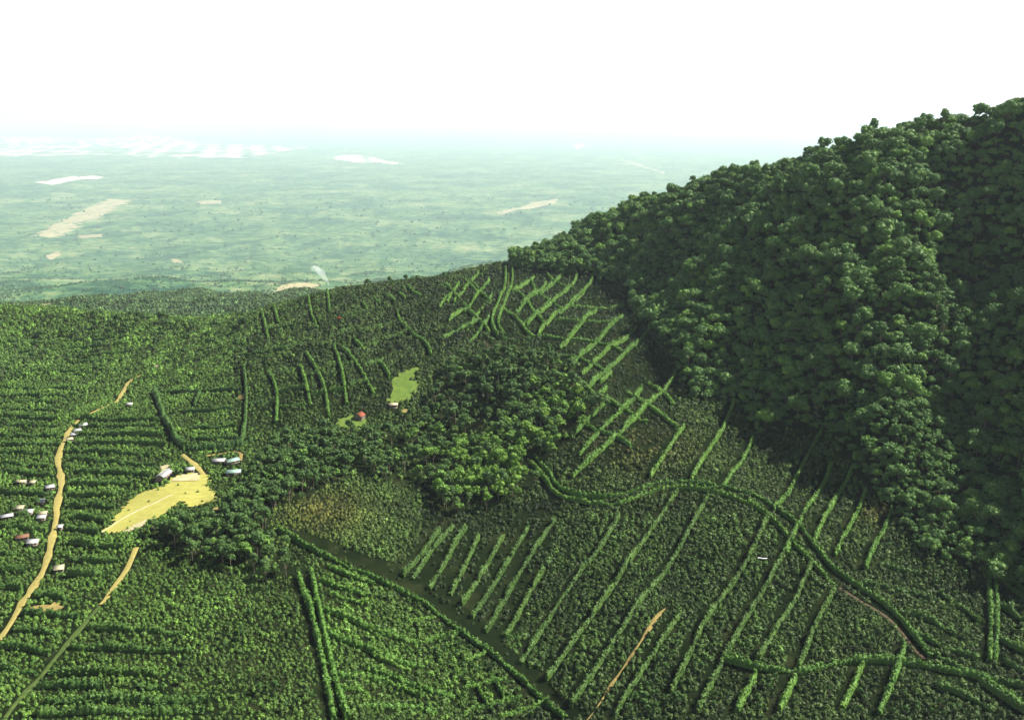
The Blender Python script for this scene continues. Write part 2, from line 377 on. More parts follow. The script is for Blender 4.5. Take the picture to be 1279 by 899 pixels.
# far bare fields on the plain
FF = [(z1((0,235),(0,283),(60,285),(300,280),(320,250),(500,250),(510,285),(820,290),(1050,265),(1050,245),(700,235),(560,205),(430,215),(260,230)), "wide pale bare land far off on the left of the plain"),
      (z1((0,212),(230,215),(200,232),(60,270),(0,280)), "pale bare land at the far left edge under the haze"),
      (z1((130,382),(260,360),(375,358),(370,368),(270,374),(200,390)), "narrow pale field second below the wide pale land"),
      (z1((140,578),(210,540),(420,435),(475,450),(330,520),(260,545),(300,550),(220,577),(150,588)), "long tan diagonal field on the left of the plain"),
      (z1((295,578),(380,572),(375,586),(300,589)), "thin pale strip right of the long tan field"),
      (z1((165,655),(215,635),(228,650),(190,669)), "small pale field nearest the left edge of the plain"),
      (z1((510,740),(620,714),(632,722),(520,746)), "slim straw field in the middle of the plain"),
      (z1((1035,785),(1070,765),(1165,755),(1160,776),(1050,792)), "straw coloured field beside the smoke"),
      (z1((735,450),(820,448),(815,460),(745,463)), "faint pale strip in the centre left of the plain"),
      (z1((640,664),(675,672),(672,682),(645,676)), "tiny tan plot right of the plain's slim straw field"),
      (z2((40,290),(100,275),(190,290),(325,320),(250,312),(80,299)), "pale field with a tail right of the wide pale land"),
      (z2((660,492),(780,460),(880,440),(870,460),(760,480),(680,502)), "pinkish tan strip on the plain left of the mountain"),
      (z2((940,240),(990,235),(960,262)), "small pale triangle far off near the mountain crest"),
      (z2((1120,293),(1279,343),(1275,349),(1118,299)), "thin pale line running to the mountain crest"),
      (z1((150,835),(185,833),(183,842),(152,842)), "tiny cream plot at the top of the left fields")]
FARP = []
for px, lab in FF:
    poly = hxy(px); FARP.append(poly)
    ext = np.ptp(poly, axis=0).min()
    patch("bare_field", px, M["far_pale" if "far left" in lab or "far off" in lab or "wide pale land" in lab else "far_field"], lab, lift=3.0, step=max(6, ext/14), ragged=ext/60, clear=False)

# --- hedge rows: (field group, label with {o}, list of lines in order, half width, height, material)
ORD = ["first","second","third","fourth","fifth","sixth","seventh","eighth","ninth","tenth","eleventh","twelfth","thirteenth","fourteenth","fifteenth","sixteenth","seventeenth","eighteenth","nineteenth","twentieth"]
H = []
def field(group, label, lines, hw=1.5, ht=4.2, mat="hedge", gap=0.0): H.append((group, label, lines, hw, ht, mat, gap))
field("hedges along the curved plantation road", "{o} hedge of the road curving across the right hand slope, counted from above", [
    [(668,570),(690,600),(700,612),(733,624),(766,622),(813,607),(846,602),(873,606),(907,610),(947,623),(970,637),(1000,660),(1017,684),(1036,709),(1067,730),(1105,755),(1139,793),(1161,821)],
    [(664,580),(683,603),(693,619),(723,628),(753,632),(780,629),(813,615),(846,610),(879,613),(900,617),(930,627),(960,647),(985,671),(1011,702),(1039,730)]], 1.15, 3.8)
field("rows below the curved road", "{o} hedge row from the left, running downhill below the curved road", [
    z8((810,190),(740,290),(670,360)), z8((860,180),(780,270),(710,370)), z8((910,180),(840,300),(770,410)), z8((955,220),(900,340),(850,430)),
    z9((150,210),(90,310),(25,420),(-10,470)), z9((240,180),(180,280),(110,400),(30,520)), z9((340,150),(260,270),(220,330),(150,450),(80,570)), z9((300,330),(240,440),(150,590)),
    z9((580,140),(500,280),(430,350),(340,490),(270,600),(210,690)), z9((800,40),(760,110),(600,340),(470,530),(390,640),(310,750)), z9((915,60),(840,200),(700,410),(600,550),(500,700),(400,850)),
    z9((810,505),(720,640),(640,760),(570,880)), zB((250,30),(210,120),(100,310),(-10,450))+[(860,822),(838,866)], zB((350,100),(300,200),(180,400),(110,530),(70,600),(10,720),(-30,800)),
    zB((430,210),(370,340),(290,460),(215,600)), zB((520,310),(450,440),(375,630))], 1.3, 4.2, "hedge_soft")
field("rows below the bottom hedge", "{o} short hedge row from the left below the wavy bottom hedge", [
    zB((205,650),(130,800)), zB((365,665),(300,800)), zB((635,610),(550,790)), zB((800,540),(770,640),(700,810))], 1.4, 4.2)
field("rows above the curved road", "{o} bright hedge row from the left, between the curved road and forest edge", [
    z7((745,890),(880,690)), zA((110,310),(0,515),(-50,600)), zA((180,445),(65,630)), zA((440,410),(370,530),(260,715)), zA((475,540),(400,680),(300,880)), zA((550,570),(480,680),(405,840)), zA((605,635),(560,740),(490,880)), zA((700,720),(640,840),(600,930))], 1.3, 4)
field("wavy bottom hedge", "long wavy hedge crossing the rows near the bottom right", [zB((80,590),(200,630),(370,650),(500,610),(640,600),(720,600),(880,615),(1000,645),(1080,655),(1140,690),(1279,790))], 1.5, 4.5)
field("upright hedges at the right edge", "{o} upright hedge from the left near the right edge of the fields", [zB((1140,250),(1148,400),(1140,600)), zB((1168,250),(1172,440),(1160,600))], 1.4, 4.2)
field("contour rows at lower right", "{o} contour hedge from the top on the lower right field", [
    zB((700,210),(860,250)), zB((630,290),(800,320),(920,360)), zB((940,330),(1040,390),(1110,450)), zB((780,405),(900,430),(1000,490)), zB((850,490),(980,550),(1090,590)), zB((920,570),(1050,640)), zB((930,700),(1060,740),(1150,800))], 1.3, 3.5, "hedge_mid")
field("contour rows at the right edge", "{o} contour hedge from the top at the far right edge", [
    zB((1180,215),(1279,310)), zB((1185,270),(1279,340)), zB((1180,370),(1279,440)), zB((1175,510),(1279,560)), zB((1200,600),(1279,640)), zB((1120,660),(1279,700)), zB((1100,680),(1200,750),(1279,800))], 1.3, 3.5, "hedge_mid")
field("grid hedges running downhill to the right", "{o} hedge from the left running right and down in the upper grid", [
    z7((0,95),(55,150),(110,190)), z7((0,205),(60,260),(100,310)), z7((150,210),(210,250),(240,300),(280,330)), z7((190,140),(250,180),(290,240),(320,275)), z7((265,100),(300,155),(340,185),(395,215)), z7((335,75),(350,100),(440,135))], 1.75, 3.3)
field("grid hedges running downhill to the left", "{o} hedge from the top left running left and down in the upper grid", [
    z7((280,90),(195,140)), z7((400,70),(300,150),(205,235)), z7((455,80),(400,150),(330,215),(250,280)), z7((515,95),(470,150),(400,225),(290,325)), z7((530,215),(480,265),(440,310),(385,375)), z7((655,235),(560,315),(500,375),(420,460)), z7((625,340),(530,420),(470,480)), z7((740,300),(640,400),(560,470),(500,530)), z7((570,535),(515,590))], 1.35, 4.8)
field("grid hedges lying across the slope", "{o} crosswise hedge from the top in the upper grid beside the grove", [
    z7((420,205),(530,210),(640,200)), z7((360,255),(470,265),(600,270)), z7((295,325),(400,335),(520,345),(580,365),(650,395)), z7((320,405),(380,405),(450,410),(520,435),(590,490)), z7((400,490),(460,500),(500,540),(540,580))], 1.75, 3.3)
field("lower grid hedges running downhill", "{o} downhill hedge from the left in the lower grid under the shaded forest edge", [
    z7((575,580),(540,620),(475,680),(430,730)), z7((710,535),(640,620),(550,700),(460,800)), z7((845,475),(800,540),(740,590),(690,650),(600,740),(430,890))], 1.35, 4.8)
field("lower grid hedges lying across", "{o} crosswise hedge from the bottom left in the lower grid under the forest", [
    z7((485,680),(560,710),(670,765)), z7((575,580),(650,625),(730,670)), z7((650,545),(740,600),(850,690)), z7((735,515),(800,545),(840,600))], 1.75, 3.3)
field("hedges beside the saddle lane", "{o} hedge from the left beside the lane climbing to the saddle", [
    z7((165,40),(165,130),(135,190),(112,240),(108,285),(140,330),(170,345)), z7((192,40),(192,125),(160,195),(138,240),(132,285),(160,320))], 1.3, 4.6)
field("ditch hedges", "long thin hedge along the dark ditch at bottom centre", [z8((200,190),(330,265),(450,320),(560,370),(700,440),(800,495),(880,570),(962,625))+z9((100,650),(180,720),(270,800),(380,895))], 1.1, 3.5)
field("twin hedges of the bottom lane", "{o} of two tall parallel hedges descending at bottom centre left", [
    z8((280,365),(330,500),(370,680),(412,900)), z8((325,340),(368,540),(400,690),(462,900))], 1.7, 5)
field("contour rows of the triangular field", "{o} contour hedge from the top on the triangular field at bottom centre", [
    z8((390,325),(470,360),(560,395)), z8((365,380),(460,415),(540,440)), z8((400,430),(520,465)), z8((380,490),(500,540),(610,585),(740,620)), z8((540,560),(640,590)), z8((390,580),(500,625),(640,680),(750,710)), z8((560,660),(700,720)), z8((530,715),(700,770),(860,820)), z8((430,735),(600,755),(740,815)), z8((440,780),(540,800)), z8((520,850),(720,855),(800,880))], 1.5, 3.6, "hedge")
field("hedges of the small walled plot", "{o} thin hedge from the top in the small dark plot at bottom centre", [
    z8((690,530),(790,515)), z8((750,610),(800,590),(880,580)), z9((0,680),(80,650)), z9((0,780),(150,745)), z9((50,780),(90,850)), z9((120,760),(155,830)), z9((20,860),(210,820)), z9((130,890),(290,840))], .9, 2.8, "hedge")
field("hedges on the central knoll", "{o} bright hedge from the left descending the central knoll above the red roof", [
    z6((180,470),(215,540),(210,670)), z6((305,440),(330,520),(345,600)), z6((330,390),(375,460),(410,560),(420,650)), z6((440,360),(470,450),(490,600)), z6((475,370),(540,450),(600,560)), z6((520,330),(560,380)), z6((620,430),(665,490))], 1.4, 4.2)
field("hedges on the knoll top", "{o} hedge from the left standing on the far top of the knoll", [
    z6((150,225),(180,340)), z6((195,205),(220,275)), z6((315,150),(345,225),(380,290)), z6((385,145),(425,225)), z6((555,190),(575,220)), z6((600,175),(630,205)), z6((650,160),(685,190)), z6((700,145),(725,175)), z6((735,125),(790,165))], 1.4, 4.2)
field("hedges right of the knoll", "{o} hedge from the left on the slope between knoll and saddle lane", [
    z6((695,225),(705,270),(760,320),(820,360),(828,400)), z6((890,115),(940,180)), z6((960,200),(1027,270)), z6((985,100),(1020,140)), z6((900,260),(960,215)), z6((880,330),(960,290),(1020,260))], 1.35, 4.8)
field("cross hedges of the knoll", "{o} dark crosswise hedge from the top on the left flank of the knoll", [
    z6((70,400),(180,390),(320,355)), z6((100,600),(200,585)), z6((80,450),(90,540),(88,650),(72,750))], 1.4, 4, "hedge_dark")
field("tall dark hedges of the left road", "{o} tall dark hedge from the left bordering the sunken road above the clearing", [
    z4((668,380),(705,480),(752,570),(805,632)), z4((810,632),(950,628),(1100,592))], 2.4, 6.5, "hedge_dark")
field("cross rows of the upper left field", "{o} faint hedge from the left in the field above the mint roofs", [
    z4((690,390),(860,378),(1040,370)), z4((870,370),(840,440)), z4((790,470),(1000,452)), z4((820,540),(1020,530)), z4((830,590),(1030,580))], 1.3, 3.4, "hedge_dark")
def rows(ys, x0, x1, s0, tilt):
    out = []
    for k, y in enumerate(ys):
        a = x0(y)+rng.uniform(-4, 5); b_ = x1(y)+rng.uniform(-6, 4)
        out.append([(a+(b_-a)*t, y+tilt*t+1.5*math.sin(3*t+k)) for t in (0, .3, .6, 1)])
    return out
field("crosswise rows between road and clearing", "{o} crosswise hedge from the top between the dirt road and yellow clearing", rows([523,532,543,554,566,577,590,604,618,633,648,663,680,699,718], lambda y: 96-.0*(y-523)-.06*(y-523), lambda y: 196+.45*(y-523) if y < 560 else 196-.35*(y-560) if y < 601 else np.interp(y, [601, 618, 634, 648, 664, 672, 700, 720], [165, 148, 146, 134, 124, 165, 150, 132]), 0, 3), 1.5, 4.6, "hedge_mid")
field("crosswise rows left of the road", "{o} crosswise hedge from the top left of the dirt road", rows([483,493,503,512,521,530,543,554,566,581,592,615,658,690,712,735], lambda y: -30, lambda y: 100 if y < 500 else (72 if y < 560 else 64 if y < 680 else 30), 0, 3), 1.5, 4.6, "hedge_mid")
field("crosswise rows at bottom left", "{o} crosswise hedge from the top in the bottom left field", [z5(*p) for p in (
    [(360,535),(600,545),(740,550)], [(285,610),(500,620),(770,630)], [(200,715),(420,715),(660,722)], [(150,770),(420,772)], [(560,770),(660,775)], [(190,830),(500,828),(840,826)], [(150,880),(500,875),(820,870)])], 1.6, 4.2, "hedge_mid")
field("crosswise rows in the bottom left corner", "{o} crosswise hedge from the top, between the dirt road and grassy path", [z5(*p) for p in (
    [(140,405),(320,425)], [(95,475),(320,490)], [(55,540),(240,560)], [(0,605),(200,640)], [(-20,690),(150,720)])], 1.6, 4.2, "hedge_mid")

field("rows of the upper left fields", "{o} faint crosswise hedge from the top in the upper left fields", rows([427,437,447,457,468], lambda y: -30, lambda y: 165-.2*(y-427), 0, -5), 1.5, 4.6, "hedge_mid")
field("short cross hedges on the knoll", "{o} short crosswise hedge on the knoll, counted from its lower left flank", [
    z6((225,610),(340,598)), z6((222,545),(330,525)), z6((350,560),(400,552)), z6((345,480),(380,468)), z6((425,545),(480,538)), z6((405,480),(465,460)), z6((500,520),(575,500)), z6((485,440),(535,428)), z6((560,440),(640,415)), z6((540,380),(620,350)), z6((640,335),(740,300)), z6((560,300),(690,262)), z6((420,330),(520,290)), z6((470,250),(600,215)), z6((180,300),(330,270)), z6((230,225),(320,210))], 1.2, 3.8, "hedge_mid")
field("small hedges left of the saddle lane", "{o} small hedge from the left on the slope just left of the saddle lane", [
    z7((-60,160),(-100,210)), z7((-20,110),(-70,190)), z7((60,60),(0,140),(-40,190)), z7((100,100),(40,180),(0,230)), z7((110,160),(50,240),(10,300)), z7((100,250),(60,310),(20,350))], 1.2, 4.2)
field("short grid hedges between the long ones", "{o} short hedge from the top left filling the upper grid between longer hedges", [
    z7((330,110),(260,165),(225,200)), z7((345,180),(290,235),(235,290)), z7((395,215),(350,260),(310,300)), z7((480,150),(430,200)), z7((470,265),(430,320),(395,370)), z7((600,270),(540,330),(470,400),(420,440)), z7((690,290),(600,360),(540,412)), z7((450,410),(400,460)), z7((590,470),(545,510))], 1.1, 4.2)
hedge_jobs = []
for group, label, lines, hw, ht, mat, gap in H:
    for k, px in enumerate(lines):
        w = resample(hxy(px), 1.2)
        hedge_jobs.append((group, label.format(o=ORD[k]), w, hw, ht*1.22, mat)); EXCL.append((w, hw+.9))
        big = 'rows below the curved' in group or 'rows above' in group or 'bottom hedge' in group  # bare dark strips on the shadow side stand in for cast hedge shadows
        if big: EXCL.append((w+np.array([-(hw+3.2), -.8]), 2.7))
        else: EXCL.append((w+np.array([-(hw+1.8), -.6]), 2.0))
def hedge_mesh(w, hw, ht, mat, r):
    w = w+np.cumsum(r.normal(0, .05, w.shape), axis=0)*.5
    N = len(w); base = height(w[:, 0], w[:, 1])
    d = np.gradient(w, axis=0); d /= np.linalg.norm(d, axis=1)[:, None]+1e-9; nr_ = np.c_[-d[:, 1], d[:, 0]]
    lump = lambda s: np.interp(np.arange(N), np.arange(0, N+s, s), r.uniform(.40, 1.4, len(np.arange(0, N+s, s))))
    hh = ht*(.35*lump(2)*1.0+.65*lump(10)); ww = hw*(.75*lump(2)+.3*lump(9))
    gp = np.interp(np.arange(N), np.arange(0, N+4, 4), (r.uniform(size=len(np.arange(0, N+4, 4))) < .07)*.65); hh = hh*(1-gp)
    sp_ = np.arange(N)*1.2; bush = .62+.5*np.abs(np.sin(sp_*math.pi/r.uniform(3.0, 4.2)+np.cumsum(r.normal(0, .12, N))))
    hh = hh*bush; ww = ww*bush*1.08
    # core
    prof = np.array([(-.8,0),(-.8,.5),(-.25,.84),(.25,.84),(.8,.5),(.8,0)])
    C = np.stack([np.c_[w+nr_*(ww*a)[:, None]+r.normal(0,.12,w.shape), base+hh*b_-.3*(b_ == 0)+r.normal(0,.12,N)] for a, b_ in prof], 1)
    V1 = C.reshape(-1, 3); id_ = np.arange(N*6).reshape(N, 6)
    Q1 = np.stack([id_[:-1, :-1], id_[1:, :-1], id_[1:, 1:], id_[:-1, 1:]], -1).reshape(-1, 4)
    Q2 = np.vstack([id_[0][None], id_[-1][None]])
    # leaf clumps
    m = N*16; k = r.integers(0, N, m); th = r.uniform(0, math.pi, m); rr = r.uniform(.75, 1.12, m)
    ct, st = np.cos(th), np.sin(th)
    p2 = w[k]+nr_[k]*(ww[k]*ct*rr)[:, None]+d[k]*r.uniform(-.7, .7, m)[:, None]
    zz = base[k]+hh[k]*np.clip(st**.7*rr, .05, 1.1)
    nor = np.c_[nr_[k]*ct[:, None], st]
    LV, LQ = leaf_quads(np.c_[p2, zz], nor, np.full(m, 1.05), r)
    return np_mesh("hedge_row", np.vstack([V1, LV]), [Q1, Q2, LQ+len(V1)], [M[mat]])
for j, (group, label, w, hw, ht, mat) in enumerate(hedge_jobs):
    r = np.random.default_rng(1000+j)
    o = link("hedge_row", hedge_mesh(w, hw, ht, mat, r)); tag(o, label, "hedge", group)

# ------------------------------------------------------------------ houses
def bx(lo, hi):
    V = np.array([(x, y, z) for x in (lo[0], hi[0]) for y in (lo[1], hi[1]) for z in (lo[2], hi[2])], float)
    return V, np.array([(0,1,3,2),(4,6,7,5),(0,4,5,1),(2,3,7,6),(0,2,6,4),(1,5,7,3)])
def box_obj(name, lo, hi, mat, parent):
    V, Q = bx(lo, hi); return link(name, np_mesh(name, V, Q, [mat]), parent)
def house(px, Lx, Ly, rot, roof, label, wall="wall", h=2.9, rise=1.4, shed=False, group=None):
    p = hit([px])[0]; z = height(p[0:1], p[1:2])[0]
    t = bpy.data.objects.new("house", None); COL.objects.link(t); t.location = (p[0], p[1], z-.2); t.rotation_euler = (0, 0, R(rot))
    tag(t, label, "house", group)
    Lx, Ly = Lx*.88, Ly*.88; a, b_ = Lx/2, Ly/2
    if shed:
        V = np.array([(-a,-b_,-1),(a,-b_,-1),(a,b_,-1),(-a,b_,-1),(-a,-b_,h),(a,-b_,h),(a,b_,h+rise*.6),(-a,b_,h+rise*.6)])
        F_ = [np.array([(0,1,5,4),(1,2,6,5),(2,3,7,6),(3,0,4,7),(4,5,6,7)])]
    else:
        V = np.array([(-a,-b_,-1),(a,-b_,-1),(a,b_,-1),(-a,b_,-1),(-a,-b_,h),(a,-b_,h),(a,b_,h),(-a,b_,h),(-a,0,h+rise),(a,0,h+rise)])
        F_ = [np.array([(0,1,5,4),(2,3,7,6)]), np.array([(1,2,6,9,5),(3,0,4,8,7)])]
    link("wall", np_mesh("wall", V, F_, [M[wall]]), t)
    e, o_, th = .6, .55, .12
    def slab(c):
        c = np.array(c, float); V = np.vstack([c+(0,0,.03), c+(0,0,.03+th)])
        return V, np.array([(3,2,1,0),(4,5,6,7),(0,1,5,4),(1,2,6,5),(2,3,7,6),(3,0,4,7)])
    sl = rise/b_
    if shed:
        s2 = rise*.6/Ly
        V, Q_ = slab([(-a-e,-b_-o_,h-s2*o_),(a+e,-b_-o_,h-s2*o_),(a+e,b_+o_,h+rise*.6+s2*o_),(-a-e,b_+o_,h+rise*.6+s2*o_)])
    else:
        V1, Q1 = slab([(-a-e,-b_-o_,h-sl*o_),(a+e,-b_-o_,h-sl*o_),(a+e,-.01,h+rise),(-a-e,-.01,h+rise)])
        V2, Q2 = slab([(-a-e,.01,h+rise),(a+e,.01,h+rise),(a+e,b_+o_,h-sl*o_),(-a-e,b_+o_,h-sl*o_)])
        V, Q_ = np.vstack([V1, V2]), np.vstack([Q1, Q2+8])
    link("roof", np_mesh("roof", V, Q_, [M[roof]]), t)
    box_obj("door", (-.5, -b_-.06, .2), (.5, -b_+.05, 2.25), M["wood"], t)
    for xw in (-a*.6, a*.6):
        box_obj("window", (xw-.55, -b_-.05, 1.1), (xw+.55, -b_+.05, 2.1), M["glass"], t)
    CLEAR.append(np.array([p[:2]+np.array(v)*(max(Lx, Ly)*.5+2.0) for v in ((-1,-1),(1,-1),(1,1),(-1,1))]))
    return t
house((205,596), 17, 8, 82, "white_roof", "long white roofed building with pink gable at the yellow clearing", "pink_wall", 3.4, 1.8)
house((238,589), 7, 4.5, 12, "white_roof", "small grey white hut above the pale yard", "wall")
house((274,578), 11, 6.5, 8, "white_roof", "white roofed house left of the mint roofs", "wall")
house((290,578), 12, 8, 40, "mint_roof", "upper house with mint green roof under the ochre track", "wall")
house((292,592), 13, 8, 10, "mint_roof", "lower house with mint green roof against the dark trees", "wall")
house((449,522), 9.5, 9, 70, "red_roof", "red roofed house on its small bright lawn", "wall", 3.2, 2.6)
house((491,508), 9, 6, 15, "cream_roof", "pale cream roofed house at the foot of the sloping lawn", "wall")
for p_, lx, ly, ro, rf, lab, sh in [
    ((27,604), 9, 4, 5, "cream_roof", "long low cream hut at the top left of the settlement", False),
    ((41,605), 5, 4, 0, "cream_roof", "small cream hut right of the long low cream hut", True),
    ((63,611), 7, 5, 35, "white_roof", "white roofed hut close to the road, highest beside it", True),
    ((51,629), 6, 4.5, 10, "white_roof", "small white hut alone below the highest roadside hut", True),
    ((25,637), 6, 5, 5, "cream_roof", "small cream hut above the corner house", True),
    ((9,647), 9, 6, 30, "white_roof", "white roofed house nearest the left picture edge", False),
    ((36,642), 6.5, 5, 5, "white_roof", "white hut with reddish front in the middle of the settlement", True),
    ((54,644), 6, 3.5, 12, "cream_roof", "yellowish shed just above a white hut by the road", True),
    ((52,649), 6.5, 4.5, 12, "white_roof", "white hut just below the yellowish shed by the road", True),
    ((28,673), 9.5, 7, 25, "rust_roof", "rusty roofed house lowest in the settlement", False),
    ((41,680), 8, 5.5, 12, "white_roof", "white roofed hut beside the rusty roofed house", True),
    ((75,661), 4, 3, 0, "white_roof", "tiny white shelter on the right verge of the dirt road", True),
    ((74,713), 6.5, 6, 20, "cream_roof", "yellow roofed hut right of the lower road bend", True),
    ((87,551), 6.5, 5, 35, "cream_roof", "cream hut, lowest of the four beside the upper road end", True),
    ((92,545), 6, 4.5, 30, "white_roof", "white hut, second from below beside the upper road end", True),
    ((97,540), 7, 4.5, 30, "white_roof", "white hut, third from below beside the upper road end", True),
    ((104,533), 8, 5.5, 30, "white_roof", "pale hut, highest of the four beside the upper road end", True),
    ((162,507), 6, 4, 10, "white_roof", "lone white hut in the hedges below the curving road", True),
    ((55,383), 12, 7, 5, "cream_roof", "cream roofed house among trees on the far left crest", False)]:
    house(p_, lx, ly, ro, rf, lab, "wall", 2.6, 1.1, sh, "huts of the settlement by the dirt road" if p_[0] < 76 and p_[1] > 590 else None)

# white plastic sheet and tank between the rows
p = hit([(935, 693.5)])[0]
th = np.linspace(0, 2*math.pi, 17)[:-1]
prof = [(0,0),(.85,0),(.92,.15),(.92,1.3),(.8,1.5),(.25,1.62),(.25,1.75),(0,1.75)]
V = np.array([(r_*math.cos(t_), r_*math.sin(t_), z_) for r_, z_ in prof for t_ in th]); k = len(th)
Q = np.array([(i*k+j, i*k+(j+1) % k, (i+1)*k+(j+1) % k, (i+1)*k+j) for i in range(len(prof)-1) for j in range(k)])
o = link("water_tank", np_mesh("water_tank", V, Q, [M["tarp"]])); o.location = p; tag(o, "small round white tank standing between hedge rows", "tank")
CLEAR.append(np.array([p[:2]+np.array(v)*3.0 for v in ((-1,-1),(1,-1),(1,1),(-1,1))]))
w = resample(hxy([(946.5,698.5),(948,697.5),(952,698.8),(958,698.6)]), .5); 
zz = height(w[:, 0], w[:, 1])
V = np.vstack([np.c_[w[:, 0]+.0, w[:, 1]+s_, zz+1.0+h_] for s_, h_ in ((-.5, .0), (0, .25), (.5, .1))]); m_ = len(w); id_ = np.arange(3*m_).reshape(3, m_)
Q = np.stack([id_[:-1, :-1], id_[:-1, 1:], id_[1:, 1:], id_[1:, :-1]], -1).reshape(-1, 4)
o = link("plastic_sheet", np_mesh("plastic_sheet", V, Q, [M["tarp"]])); tag(o, "narrow white plastic sheet lying between hedge rows right of the white tank", "sheet")
EXCL.append((w, 2.2))

# ------------------------------------------------------------------ trees
def crown_mesh(name, Rr, Hh, mat, seed, leaves=520, size=1.3, nl=11, z0=.38):
    """crown of several uneven lobes; origin at the foot of the trunk"""
    r = np.random.default_rng(seed); P_, Nn, Vc, Fc, off = [], [], [], [], 0
    lob = []
    for k in range(nl):
        t = r.uniform(0, 6.283); rad_ = Rr*.78*math.sqrt(r.uniform(0, 1))*(.75+.35*math.sin(t*2+seed)) if k else 0
        zc = Hh*(z0+.30+(.24*(1-(rad_/Rr)**2)+r.uniform(-.15, .13)))
        lob.append((rad_*math.cos(t), rad_*math.sin(t), zc, Rr*r.uniform(.17, .44)))
    tot = sum(l[3]**2 for l in lob)
    for x, y, z, s in lob:
        m_ = int(leaves*s*s/tot); v = r.normal(size=(m_, 3)); v[:, 2] += .35; v /= np.linalg.norm(v, axis=1)[:, None]
        bump = 1+.16*np.sin(v[:, 0]*6+x)*np.sin(v[:, 1]*6+y)*np.sin(v[:, 2]*5+z)
        p_ = v*(s*r.uniform(.78, 1.3, m_)*bump)[:, None]*(1, 1, .85)+(x, y, z)
        P_.append(p_); Nn.append(v)
        iv, f_ = ICO1; Vc.append(iv*(s*.86*(1, 1, .85)[0])*r.uniform(.86, 1.1, (len(iv), 1))*(1, 1, .85)+(x, y, z)); Fc.append(f_+off); off += len(iv)
    LV, LQ = leaf_quads(np.vstack(P_), np.vstack(Nn), np.full(sum(map(len, P_)), size), r)
    return np_mesh(name, np.vstack([np.vstack(Vc), LV]), [np.vstack(Fc), LQ+off], [M[mat]])
def trunk_mesh(name, Hh, rad_, seed):
    r = np.random.default_rng(seed); V, Q = [], []
    def limb(p0, p1, r0, r1):
        p0, p1 = np.array(p0, float), np.array(p1, float); ax = p1-p0; ax /= np.linalg.norm(ax)
        a = np.cross(ax, (1, .3, .1)); a /= np.linalg.norm(a); b_ = np.cross(ax, a); o_ = len(V)
        for pt, rr in ((p0, r0), ((p0+p1)/2+r.normal(0, .15, 3), (r0+r1)/2), (p1, r1)):
            for k in range(7): V.append(pt+rr*(a*math.cos(k*.8976)+b_*math.sin(k*.8976)))
        for i in range(2):
            for k in range(7): Q.append((o_+i*7+k, o_+i*7+(k+1) % 7, o_+(i+1)*7+(k+1) % 7, o_+(i+1)*7+k))
    limb((0, 0, -1.5), (0, 0, Hh*.6), rad_, rad_*.55)
    for k in range(4):
        t = k*1.57+r.uniform(-.4, .4); limb((0, 0, Hh*r.uniform(.35, .5)), (Hh*.22*math.cos(t), Hh*.22*math.sin(t), Hh*r.uniform(.62, .75)), rad_*.5, rad_*.15)
    return np_mesh(name, np.array(V), np.array(Q), [M["bark"]])
def variants(tag_, specs):
    return [(crown_mesh(tag_+"_crown", Rr, Hh, mat, 50+i*7+len(tag_), lv, sz, nl), trunk_mesh(tag_+"_trunk", Hh, .035*Hh*.6, i)) for i, (Rr, Hh, mat, lv, sz, nl) in enumerate(specs)]
FOR = variants("forest", [(7.5,17,"forest",900,1.15,22),(8.8,15,"forest",980,1.2,26),(5.6,20,"forest",760,1.1,18),(9.4,18,"forest",1000,1.25,24),(6.6,14,"forest",800,1.1,17),(7.5,16,"forest_light",900,1.15,22),(8,15,"forest_light",920,1.2,20)])
GRO = variants("grove", [(5,12,"grove",430,1.1,9),(5.8,13.5,"grove",480,1.15,11),(4.4,14,"grove",420,1.1,9),(5,11.5,"yellow",430,1.1,9),(5.6,13,"yellow",460,1.1,11),(4.6,11,"forest_light",420,1.1,9),(2.6,18,"grove",380,1.0,10),(3.1,16,"grove",400,1.0,11)])
SHD = variants("shade", [(3.4,7,"grove",240,.95,7),(4,8.5,"grove",280,.95,8),(3,9,"hedge_dark",230,.9,7),(3.6,7.5,"hedge_dark",260,.95,8)])
FLM = variants("flame", [(4.5,9,"flame",380,1.0,9)])

def place_tree(name, var, x, y, s, rot, label, cat, group, sink=.4):
    t = bpy.data.objects.new(name, None); COL.objects.link(t)
    t.location = (x, y, float(height(np.array([x]), np.array([y]))[0])-sink); t.rotation_euler = (0, 0, rot); t.scale = (s, s, s*rng.uniform(.88, 1.12))
    tag(t, label, cat, group)
    for nm, me in (("crown", var[0]), ("trunk", var[1])):
        c = bpy.data.objects.new(nm, me); COL.objects.link(c); c.parent = t
    return t

